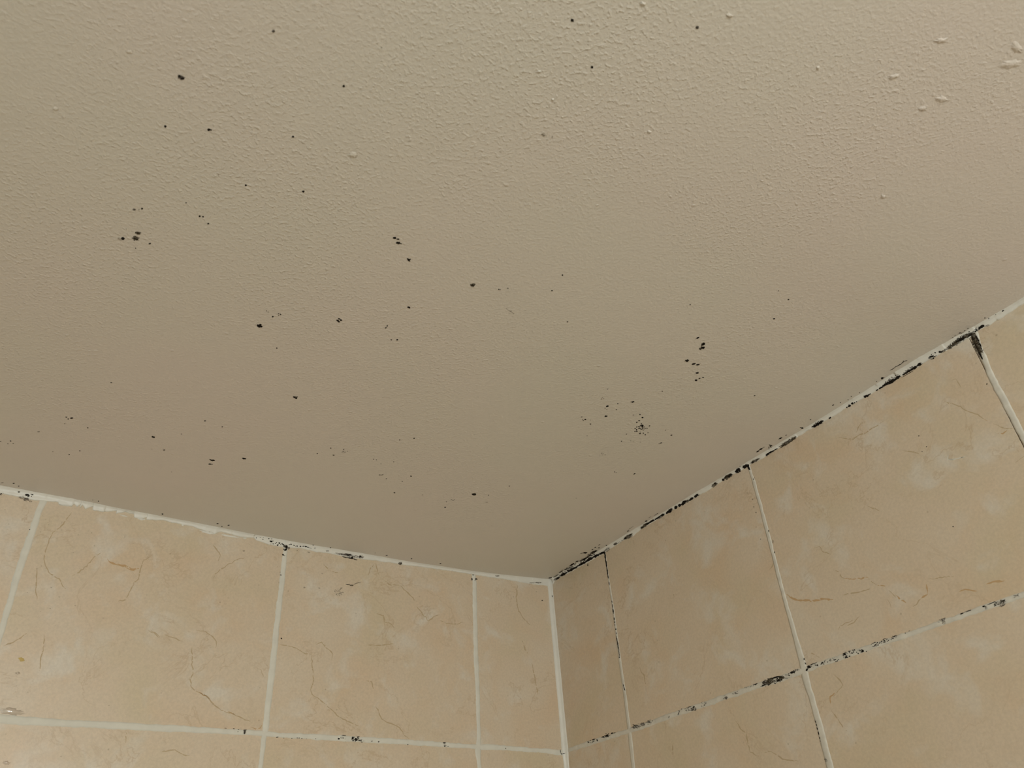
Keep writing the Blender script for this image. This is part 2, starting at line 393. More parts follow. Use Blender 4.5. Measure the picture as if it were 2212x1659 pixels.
# ---------------------------------------------------------------- sealant beads
def bead(side, top, bot, n=520):
    """bead between a line on the ceiling and a ragged line on the wall, walking along the wall"""
    bm = bmesh.new()
    f = on_y if side == 'L' else on_x
    T = [f(px, py, -SC) for px, py in top]; B = [f(px, py) for px, py in bot]
    ua = (lambda v: v.x) if side == 'L' else (lambda v: v.y)
    B2 = sorted((ua(v), v.z) for v in B)
    lo, hi = B2[0][0], B2[-1][0]
    us = sorted(set([lo + (hi - lo) * i / n for i in range(n + 1)] + [b[0] for b in B2]))
    far = XW if side == 'L' else YW
    ext = [far + (lo - far) * i / 60 for i in range(60)]
    rows = []; j1 = j2 = 0
    for u in ext + us:
        if u < lo: zb = B2[0][1] - ZC + zc(*((u, 0) if side == 'L' else (0, u))) - (zc(*((lo, 0) if side == 'L' else (0, lo))) - ZC); zb = min(zb, zc(*((u, 0) if side == 'L' else (0, u))) - 0.004)
        else: zb = interp(B2, u)
        j1 = 0.8 * j1 + rnd.gauss(0, 0.00012); j2 = 0.6 * j2 + rnd.gauss(0, 0.00018)
        sc = SC + j1; zb += j2
        zt = zc(u, -sc) if side == 'L' else zc(-sc, u)
        def P(d, z): return Vector((u, -d, z)) if side == 'L' else Vector((-d, u, z))
        h = zt - zb
        row = [P(sc + 0.0006, zt + 0.0006), P(sc, zt - 0.0003), P(sc * 0.62, zt - h * 0.22), P(sc * 0.42, zt - h * 0.48), P(max(0.0011, sc * 0.30), zt - h * 0.75), P(0.0009, zb + 0.0004), P(0.0004, zb), P(-0.0006, zb - 0.0001)]
        rows.append([bm.verts.new(v) for v in row])
    for r, s in zip(rows, rows[1:]):
        for i in range(7): bm.faces.new((r[i], r[i + 1], s[i + 1], s[i]))
    bmesh.ops.recalc_face_normals(bm, faces=bm.faces)
    return bm
BL = bead('L', LT, LB); BR = bead('R', RT, RB)
# upright bead in the corner
CP = [(1189,1262,11),(1190.5,1275,10),(1196,1335,10.5),(1198.5,1365,11),(1202.5,1410,11),(1214.6,1540,11),(1220,1600,11.5),(1221.5,1620,13),(1222.5,1640,9.5),(1224.6,1659,9.5)]
BC = bmesh.new(); rows = []
zs = []
for (px, py, w) in CP:
    d = ray(px, py); t = -(CAM.x + CAM.y) / (d.x + d.y); q = CAM + d * t      # on the diagonal plane through the corner
    zs.append((q.z, (q.x - q.y) / 2, w))
zs = [(zs[0][0] + 0.012, 0, 11)] + zs + [(1.2, zs[-1][1], zs[-1][2])]
zz = sorted([(a, (b_, c)) for a, b_, c in zs])
k = 260
for i in range(k + 1):
    z = zz[0][0] + (zz[-1][0] - zz[0][0]) * i / k if i else zz[0][0]
    hw = interp([(a, b_[1]) for a, b_ in zz], z); off = interp([(a, b_[0]) for a, b_ in zz], z)
    r_ = hw / 1450.0 * 1.05 * 0.5 * 0.98 + 0.0004
    j = rnd.gauss(0, 0.00008)
    rr = r_ + j
    prof = [(-(rr * 1.25), 0.0005), (-(rr * 1.15), -0.0005), (-rr * 0.75, -rr * 0.32), (-rr * 0.5, -rr * 0.5), (-rr * 0.32, -rr * 0.75), (-0.0005, -rr * 1.15), (0.0005, -(rr * 1.25))]
    rows.append([BC.verts.new((x + off * 0.6, y - off * 0.6, z)) for x, y in prof])
for r, s in zip(rows, rows[1:]):
    for i in range(6): BC.faces.new((r[i], r[i + 1], s[i + 1], s[i]))
bmesh.ops.recalc_face_normals(BC, faces=BC.faces)

bvhs = [ceil_bvh]
for b_ in (GL, GR, BL, BR, BC): bvhs.append(BVHTree.FromBMesh(b_))
for o in (wall_left, wall_right):
    t = bmesh.new(); t.from_mesh(o.data); bvhs.append(BVHTree.FromBMesh(t)); t.free()
o = add_obj('grout_joint', GL, M_GROUT, wall_left, True)
o['label'] = 'pale cream grout between the beige tiles'
o = add_obj('grout_joint', GR, M_GROUTR, wall_right, True)
o['label'] = 'off white grout stained by black mould'
trim_1 = struct(add_obj('trim_1', BL, M_CAULK, smooth=True), 'white sealant bead with flaking lower edge between ceiling and left wall')
trim_2 = struct(add_obj('trim_2', BR, M_CAULK, smooth=True), 'white sealant bead blackened with mould between ceiling and right wall')
trim_3 = struct(add_obj('trim_3', BC, M_CAULK, smooth=True), 'white upright sealant bead in the corner of the two tiled walls')

def hit(px, py, lift=0.00015):
    d = ray(px, py); best = None
    for t in bvhs:
        loc, n, _, dist = t.ray_cast(CAM, d)
        if loc is not None and (best is None or dist < best[1]):
            best = (loc, dist, n)
    loc, dist, n = best
    if n.dot(d) > 0: n = -n
    return loc + n * lift, n

# ---------------------------------------------------------------- mould
def blob(bm, px, py, rx, ry=None, ang=0.0, rag=0.22, h=0.00025):
    ry = rx if ry is None else ry
    big = max(rx, ry)
    n = 8 if big < 2.2 else 14 if big < 4.5 else 26
    if big >= 4.5: rag = max(rag, 0.34)
    ca, sa = math.cos(math.radians(ang)), math.sin(math.radians(ang))
    rad = [1 + rnd.uniform(-rag, rag) for _ in range(n)]
    c, nn = hit(px, py, 0)
    ring, mid = [], []
    for i in range(n):
        t = 2 * math.pi * i / n
        x, y = rx * rad[i] * math.cos(t), ry * rad[i] * math.sin(t)
        for f_, L, lift in ((1.0, ring, 0.00004), (0.6, mid, h)):
            q, _ = hit(px + (x * ca - y * sa) * f_, py + (x * sa + y * ca) * f_, lift)
            L.append(bm.verts.new(q))
    cv = bm.verts.new(hit(px, py, h * 1.15)[0])
    for i in range(n):
        j = (i + 1) % n
        bm.faces.new((ring[i], ring[j], mid[j], mid[i])); bm.faces.new((mid[i], mid[j], cv))
def speck(bm, px, py, rx, ry, ang=0.0, dens=1.0, size=1.0):
    ca, sa = math.cos(math.radians(ang)), math.sin(math.radians(ang))
    k = max(3, int(rx * ry * 0.42 * dens))
    for _ in range(k):
        r = math.sqrt(rnd.random()); t = rnd.random() * 2 * math.pi
        x, y = rx * r * math.cos(t), ry * r * math.sin(t)
        s = rnd.uniform(0.5, 1.5) * size * (1.25 - 0.5 * r)
        blob(bm, px + x * ca - y * sa, py + x * sa + y * ca, s * 1.25, s * 0.8, rnd.uniform(-40, 10), 0.35)
def mould(name, label, blobs, cat='mould', group=None):
    """blobs: (kind, px, py, rx, ry, angle); kind k o g f solid, K O G speckled. One thing; differing tones become parts"""
    by = {}
    for b_ in blobs:
        kd = b_[0]; a = list(b_[1:]) + [None] * (5 - len(b_[1:]))
        px, py, rx, ry, an = a; ry = rx if ry is None else ry; an = an or 0
        bm = by.setdefault(kd.lower(), bmesh.new())
        if kd.isupper():
            speck(bm, px, py, rx, ry, an)
        else:
            blob(bm, px, py, rx, ry, an)
    me = bpy.data.meshes.new(name); tot = bmesh.new(); mats = []
    for kd in sorted(by, key='kogf'.index):
        bm = by[kd]; tmp = bpy.data.meshes.new('tmp'); bm.to_mesh(tmp); bm.free()
        n0 = len(tot.faces); tot.from_mesh(tmp); tot.faces.ensure_lookup_table(); bpy.data.meshes.remove(tmp)
        for f in tot.faces[n0:]: f.material_index = len(mats)
        mats.append(MATS[kd])
    c = Vector((0, 0, 0))
    for v in tot.verts: c += v.co
    c /= len(tot.verts)
    for v in tot.verts: v.co -= c
    bmesh.ops.recalc_face_normals(tot, faces=tot.faces)
    tot.to_mesh(me); tot.free()
    for m in mats: me.materials.append(m)
    for p_ in me.polygons: p_.use_smooth = True
    o = bpy.data.objects.new(name, me); col.objects.link(o); o.location = c
    o['label'] = label; o['category'] = cat
    if group: o['group'] = group
    return o

GC = 'mould on the ceiling'
CEIL = [
 ('large dark oval mould spot, highest big spot at the upper left of the ceiling', [('k',389,165.5,4.6,3.2,25),('k',394,168.5,4.2,3.4,10),('g',391,167,8,5.5,20)]),
 ('round black mould spot nearest the top edge of the ceiling, left of the topmost pair', [('k',1236,44,3.8,3.6)]),
 ('round black mould spot near the top edge, right one of the topmost pair', [('k',1506,59,3,3),('g',1506,59,3.8,3.8)]),
 ('black mould dot below the topmost pair of spots', [('k',1279,145,3,2.8)]),
 ('blurred grey mould dot at top left of the ceiling, all by itself', [('g',591,67.5,3.8,3.6),('o',591,68,2.2)]),
 ('dark mould dot right of the large oval spot at top left', [('k',742.5,186,2.6,2.8)]),
 ('left one of two small mould spots below the large oval spot', [('k',357,273,2.6,2.8)]),
 ('right one of two small mould spots below the large oval spot, with a pointed side', [('k',451,280,3.2,3,0),('k',455,280.5,3,1.5,10)]),
 ('small black mould dot right of the two spots below the large oval spot', [('k',633,295,2.8,2.2)]),
 ('black mould dot between the upper left dots and the group of three left of centre', [('k',655.5,413.5,3,2.4)]),
 ('pair of small grey and black mould dots above the brown patch at left', [('g',290,452.5,3.6,2.6),('k',290,453,1.6),('f',300,453,1.6),('k',306.7,450.7,2.2,2)]),
 ('brown oval mould patch with a smaller blotch above it at left', [('o',293,514.7,7.8,5,15),('k',291,515,2.4,1.6),('k',296,517,2.2,1.4),('o',299,503.7,5.8,3.4,12),('k',298,504,3,1.6,10)]),
 ('black mould spot with a grey tail left of the brown oval patch', [('k',265.5,515,3.9,3.2,25),('f',261,517,4,2.4),('f',256,514,2.8,2)]),
 ('small dark mould mark right of the brown oval patch', [('k',323.5,526,2.8,1.5,-15)]),
 ('pair of tiny mould dots side by side with a third below, upper left of ceiling', [('k',431.7,467,2.3,2),('k',438.6,468,1.9,1.7),('k',450,483,2.2,1.6)]),
 ('two black mould blotches stacked, top of the line left of centre', [('k',852.5,514,4,2.4,10),('k',859.5,516.5,3.4,1.4,5),('k',860.5,524.8,4.8,2.6,8),('k',866,526,2.8,.9,20)]),
 ('notched black mould spot just below the two stacked blotches', [('k',882,560,3.8,1.9,20),('k',883.5,563,3.2,1.8,25),('k',886,560,1.8,1.2)]),
 ('brown mould spot in the middle of the ceiling with pale yellow stain', [('o',1021,616,5.6,3.8,0),('k',1020,616,3.4,2)]),
 ('faint pair of mould dots right of the brown central spot', [('k',1077.5,625,1.7,1.2),('g',1081.5,625,1),('g',1097,622.5,1.6,1.2)]),
 ('thin grey mould scribble right of centre, below the faint pair', [('f',1095,667,2.5,.7,30),('f',1100,671,4,.8,20),('g',1104,672,2,.8,-10),('f',1108,676,4,1,30),('f',1101,677,2.5,.6)]),
 ('small heart shaped black mould spot left of centre', [('k',882.5,663.5,2.6,1.8,10),('k',884.5,664.5,2.2,2,-20)]),
 ('ring of four black mould dots forming a flower, left of centre', [('k',729,692,2.9,1.7,5),('k',733,688.8,2.8,1.4,20),('k',736.5,691.5,2.6,1.7,-10),('k',732,695,3,1.5,10)]),
 ('lobed black mould spot at lower left of the flower shaped ring', [('k',558,703.5,3.6,2.6,10),('k',562,701.5,3,2.2),('k',564,705,3.4,2.4,20),('k',560.5,706,2.6,2)]),
 ('sprinkle of tiny mould dots above the lobed black spot', [('k',576,671.5,1),('g',579,674,1.6,.9),('k',589,684,2.2,1.4),('k',601.5,677.5,1.3,1),('k',602,681,1.4,.8),('k',606,679.5,1.6,1.2),('g',605,677,1)]),
 ('pair of small mould dots on a slant right of the flower shaped ring', [('k',836.5,704,1.8,1.4),('k',833.7,708,2,1.2,-20)]),
 ('pair of small mould dots side by side below the slanting pair', [('k',845.5,734,2,1.3),('k',858,734,2.4,1.6,10)]),
 ('faint grey mould smudge of fine specks right of upper centre', [('F',1175,291,6,5,20),('f',1175,293,3,2.4),('f',1193,296,1.6,3,10),('f',1182,302,2,1)]),
 ('slanted black mould mark at the top of the right hand line of marks', [('k',1507.5,729.5,3.8,1.7,-25),('g',1503.5,731.5,2,.8,-25)]),
 ('upper of two ragged black mould blocks right of centre', [('k',1519,743,4.4,2.8,-30),('k',1515.5,747,2.2,1.1,-30)]),
 ('lower of two ragged black mould blocks right of centre', [('k',1518,751,4.4,2.6,-12),('o',1513.5,753,3.4,2.6,-25)]),
 ('oval black mould spot left of a close pair, below the two ragged blocks', [('k',1484,779,4.8,2.5,-14)]),
 ('left of a close pair of black oval mould marks below the ragged blocks', [('k',1498.5,786,4.2,2,-14)]),
 ('right of a close pair of black oval mould marks below the ragged blocks', [('k',1507.8,787.5,4.1,1.6,-14)]),
 ('single black oval mould mark under the close pair', [('k',1506,805.5,3.5,1.7,-12)]),
 ('row of three black mould dots at the foot of the right hand line of marks', [('k',1503.5,821.2,3.4,2,-8),('k',1511,817.5,2.2,1.1,-18),('k',1518.7,815.4,2.2,1.1,-10)]),
 ('black mould spot by itself left of the dense cluster, upper of two', [('k',1312,877.5,3,1.7,-10),('f',1307,882,2,1.2),('f',1311,885,1.6,1)]),
 ('black mould spot by itself left of the dense cluster, lower of two', [('k',1309,899,3,1.7,-5)]),
 ('pointed black mould spot just above the dense cluster', [('k',1367,868.2,3.2,1.7,-8),('k',1363.5,868.3,2,.7)]),
 ('small patch of mould dots on the far left of the dense cluster', [('k',1256.5,900.5,2.1,.9,-10),('k',1264.3,906,2.2,1.3),('k',1260,908.5,1.6,.8),('k',1259,906,1),('k',1275.5,916,2,1.1,15),('f',1276,907.5,.8,1.2),('g',1268,941,1.2)]),
 ('dense cluster of many black mould specks near the right wall', [('k',1367.8,896.5,1.6,.7,-8),('k',1382.5,895.3,1.6,1.2,20),('k',1387.8,902,2.2,1.5,-5),('k',1380.5,908.7,2.5,1.1),('k',1375.6,912,1.8,1.3),
   ('k',1385.3,915.7,1.1,1.7,20),('k',1387.8,919.3,2.5,2),('k',1387.5,922,2,1.4),('k',1383.9,919.4,1.9,1.2,-35),('k',1380.5,921,2.4,.8,-20),('k',1375.4,922.3,1.5,1,-20),('k',1372,925.5,2,1.1,-20),('k',1380.8,924.9,2.7,1.2,-20),
   ('k',1383.7,926.5,1.3,1,-30),('k',1388,924.6,2,1.3,-35),('k',1391.3,922.3,2,.7),('k',1394.7,924.9,1.5,.9,-8),('k',1398,925.2,1.1,.8),('k',1391.3,926.5,1.3,.6),('o',1389.4,929,1.8,.8,20),('k',1375,928,1.3,1.4),
   ('k',1375.4,931.2,2.2,1),('k',1371.3,931.8,1.4,1),('k',1383,933.4,1.3,.7),('k',1382.4,936.6,2.4,1.2),('k',1389.7,935.6,1.7,1,10),('k',1394,939,1.6,1.1,-5),('o',1399.8,934.7,1.1),('k',1402.8,920,1.7,1,-15),('o',1386,927,2.2,.9)]),
 ('oval black mould dot just right of the dense cluster', [('k',1450.4,940,2.4,1.1,-12)]),
 ('slanting black double mark below right of the dense cluster', [('k',1427.7,956.8,2.3,1,-22),('k',1423.9,958.4,1.3,.6)]),
 ('scatter of tiny mould dots just below left of the dense cluster', [('k',1353.3,937.7,1.3,.8,-20),('k',1342.7,953,1.4,1,-15),('g',1362.5,951.4,1),('g',1369,954.3,1.3,.6),('g',1383.4,955.2,1.1,.8)]),
 ('scatter of tiny mould dots above left of the dense cluster', [('k',1312.5,840.5,1.2,.7),('g',1315,838,1.1,.6),('f',1301,859,1.4),('f',1299,862,1.3),('f',1304,861,1.4),('k',1334.5,872,1.5,1.1),('k',1331.5,885,1.5,.9)]),
 ('faint ring of pale mould specks below the dense cluster', [('F',1300,982,8,3.4,0)]),
 ('pair of tiny mould dots side by side low on the ceiling, towards the right bead', [('k',1327.5,1019.5,1.3,1),('g',1331,1020.7,1,.8)]),
 ('slanting black mould dash low on the ceiling, right of the tiny pair', [('k',1370.7,1023.5,2.5,1,-20)]),
 ('twin lobed black mould spot at lower left of centre, standing alone', [('k',636,858,3.2,1.6,20),('k',639.5,860.5,2.4,1.6,20),('k',641.5,858,2.2,1.2,-40),('o',638,857,3,1)]),
 ('three black mould dots close together near the far left wall', [('k',143,901,2,1.1,8),('k',147.4,905,2,1.1,15),('k',154.5,903,3.4,1.6,-3)]),
 ('bean shaped black mould spot low on the left, alone', [('k',330,943.7,2.6,1.6,10),('k',332.5,944.5,2.4,1.7)]),
 ('flat black mould dash below the bean shaped spot', [('o',354.5,972,2.8,1)]),
 ('upper of two stacked black mould marks low on the left', [('k',456,993.8,4,1.5,28),('k',461.5,994.3,3,1.5,15)]),
 ('lower of two stacked black mould marks low on the left', [('k',453.5,1002.5,3.6,1.4,3),('o',458,1002.8,2,1)]),
 ('black lens shaped mould mark right of the two stacked marks', [('k',527,990.5,4.7,1.8,4),('o',527,990,1.8,.6)]),
 ('loose group of grey mould dots low on the ceiling, left of centre', [('g',742,974.5,1.6,1.4),('g',739.5,976.5,1.6,1),('g',745.5,976.5,1.6,1),('k',742.3,970.8,1.2,.9),('g',750.8,974.8,1.3,.8),('g',743.5,978,1.4,.8)]),
 ('hooked mould mark beside the loose grey group', [('o',720.5,983.2,2.2,1.1,15)]),
 ('thin curved mould streak low on the ceiling above the left wall', [('o',820,1025.8,1.8,1.1),('o',824,1026,3.4,.5),('o',827,1024.8,1.4,.7,-30)]),
 ('large ringed black mould spot low in the middle of the ceiling', [('k',1021.5,1067.5,2.6,1.9),('k',1026.5,1067.8,2.5,2),('k',1024,1069,3,1.1),('o',1025,1066,2.4,1)]),
 ('grey curl of mould specks left of the large ringed spot', [('g',975.5,1079,1.6,1,30),('g',979,1081,1.7,.9),('g',982,1079,1.4,1)]),
 ('triangular black mould dot below the grey curl', [('k',961.5,1095.8,2,1.3)]),
 ('three small mould dashes close above the left sealant bead', [('k',470,1131,2.5,.9),('k',479.5,1137,1.3,.9),('k',494,1134.5,2.5,.9,-8)]),
 ('black mould smear on the ceiling along the sealant in the corner', [('k',1264.5,1194,4.4,1.8,-8),('g',1257,1195,3.6,1,-8),('k',1284,1191.4,6.5,1.8,-16),('o',1281,1194,6,2.4,-25),('K',1274,1200,10,4.5,-30),('o',1271,1201.5,5,2,-35),
   ('k',1262,1208,9,1.7,-30),('K',1256,1211,9,3,-30),('k',1247,1212.5,3.4,1.1,-10),('k',1236,1219.5,6.2,1.6,-28),('K',1238,1220,8,2.6,-28),('G',1218,1231,12,2.4,-30),('k',1212,1235,5,.8,-30),('k',1223,1229,4.5,.8,-25),
   ('o',1201,1244,7,1.2,-28),('k',1188.5,1248,4,.9,-12),('k',1286,1182.5,2.4,.7,-15),('k',1294,1183.3,2,.8),('k',1280,1187,2.2,.8,-30),('k',1294.5,1177,2.6,.6,-30)]),
 ('thin broken mould line on the ceiling beside the right bead, between corner and second joint', [('k',1356.6,1147,2.5,.8,-12),('f',1363,1140,6,.7,-35),('k',1396,1125.5,3,1.1,-15),('g',1416,1112,4,.7,-30),('g',1404,1117,3,.6,-30),('k',1420,1109.5,1.8,.6,-10)]),
 ('pair of black mould slivers on the ceiling above the middle of the right bead', [('k',1637,975,4,1.3,-25),('k',1643.5,970,4.5,1.5,-30),('g',1650,966,3,.7,-20),('k',1661,966,1.6,1),('k',1664.5,962,3.8,1.2,15),('k',1665,965,2.4,1.2,30),('k',1661,969.5,1.4,.8)]),
 ('short black mould sliver on the ceiling, up the right bead from the pair', [('k',1686,946.5,4.6,1.3,-25),('k',1698,940,1.9,.9,-10)]),
 ('dark triangular mould spot touching the ceiling side of the right bead', [('k',1733,924.5,3,1.7,5),('k',1729.5,923.5,2,.6,10),('k',1751,906.5,1.8,.7,-20)]),
 ('short mould dash with a string of dots beside the right bead', [('k',1799.5,875,2.6,.9,-25),('k',1815.5,869.5,1.2,.8),('k',1832,863,1.1,.7),('k',1839,856.3,1.3,1),('k',1857,848,1.2,.9)]),
 ('rough black mould spot beside the right bead, below a long crack', [('k',1905.5,817,3,2.5,-10),('g',1909,816,2.6,.8,-20),('k',1893.5,824,1.1,.8)]),
 ('thin jagged black line on the ceiling near the upper right bead', [('k',1928,797,6,.5,-30),('k',1937,791,6,.6,-25),('k',1944,787.5,4,.9,-28),('k',1950,783,4,.8,-35),('k',1957,779.5,3.2,.6,-10),('k',1952,780,2,.6)]),
 ('dotted mould dashes on the ceiling left of the blackened right hand joint', [('k',2073,719,2.8,.7,-25),('k',2084,714.3,1.9,.7,-15),('k',2091,709,1.6,.6,-20),('f',2063,725,3,1,-25),('k',2058,729,1.3,.6),('f',2078,719,5,1.6,-25)]),
 ('small mould dots on the ceiling at the far right end of the right bead', [('k',2127.5,686.8,1.4,.9),('k',2136,687.7,1,1.3),('k',2166.5,671.4,2.7,1.3,-30),('k',2151,679.6,1,.7)]),
]
for lab, bl in CEIL:
    mould('mould_spot' if len(bl) < 4 else 'mould_cluster', lab, bl, group=GC)
TINY = [(472,377.5,1.7),(531,400,2.4,2),(1482,267,1.4),(293,536,1.4,1),(273,494.5,1),(402,438,1.4,1.2),(265,608,1),(240.3,826.5,1.9,1),(598,752,1.8,1.2),(655,791,.8),(1215,594,1.8,1.8),(1192.5,628,2,1.5),
 (1226,695,1.7,1),(1491,658,1.5,1.1),(1682,628,1.3,.9),(1703,647,2,1.2),(1672,688.5,2.3,1.4),(140,915,1.1,.8),(189.5,924,1.5,1),(328,970,1.3,.7),(1.5,954,1.4,.8),(23,952.5,1.9,1.1),(28.5,958,1.3,.8),
 (17,958.5,.9),(172.5,974,1.7,1.1),(149.5,982,1.7,1.1),(392,937.5,1.5,.7),(29.5,1044,2.5,.9),(40.5,1050,1.4,.9),(213,1082.5,1.4,1.2),(200.5,1080,1,.5),(351,1110.3,2,1.1),(443,909,2.2,1.2),
 (480,922,1.4,1),(714.5,968,1.4,1),(685.5,979.5,1.9,.7),(863.5,950.5,1.6,.9),(894.5,947,1.8,1.2),(807,992,1,.9),(813,993,1.2,.6),(823,1002,1.1,.7),(850.5,997.5,1.2,.9),
 (834.5,1034,1.5,.9),(869,1040,1.1,.7),(888,1028.5,2,1),(852,1064.5,2.1,1.1),(1100,1050,1.5,.9),(1055,1069.5,1.1,.8),(1051,1085,2.8,.6),(676.5,1177.5,1.9,.8),(714,1183,1.4,.8),(835.5,1199.5,2.3,.6),
 (889,1207,2,1),(951.5,1217,2,.8),(810.5,1194.5,.8,.5),(1430.5,845,1.4,.8),(1630,854.7,1.9,1),(1437.5,929.3,1.2,.6),(1244.5,1076,.9,.5),(370.5,1019.5,1.2,.6),(964.5,1084,1.2,.6),(913,1069,1.6,.9),(1310,1178,1.4,1),
 (83,932.5,3,1.6),(114,975.5,1.8,.8),(5,1043,3,1.2),(824,103,1.8,1.4)]
FT = {1482, 273, 265, 655, 83, 114, 5, 824, 913, 1051, 370.5, 328, 472}
for t in TINY:
    mould('mould_speck', 'tiny isolated dark mould speck on the cream ceiling, away from the larger spots', [(('f' if t[0] in FT else 'k'), t[0], t[1], t[2], t[3] if len(t) > 3 else t[2], 0)], group='tiny mould specks on the ceiling')

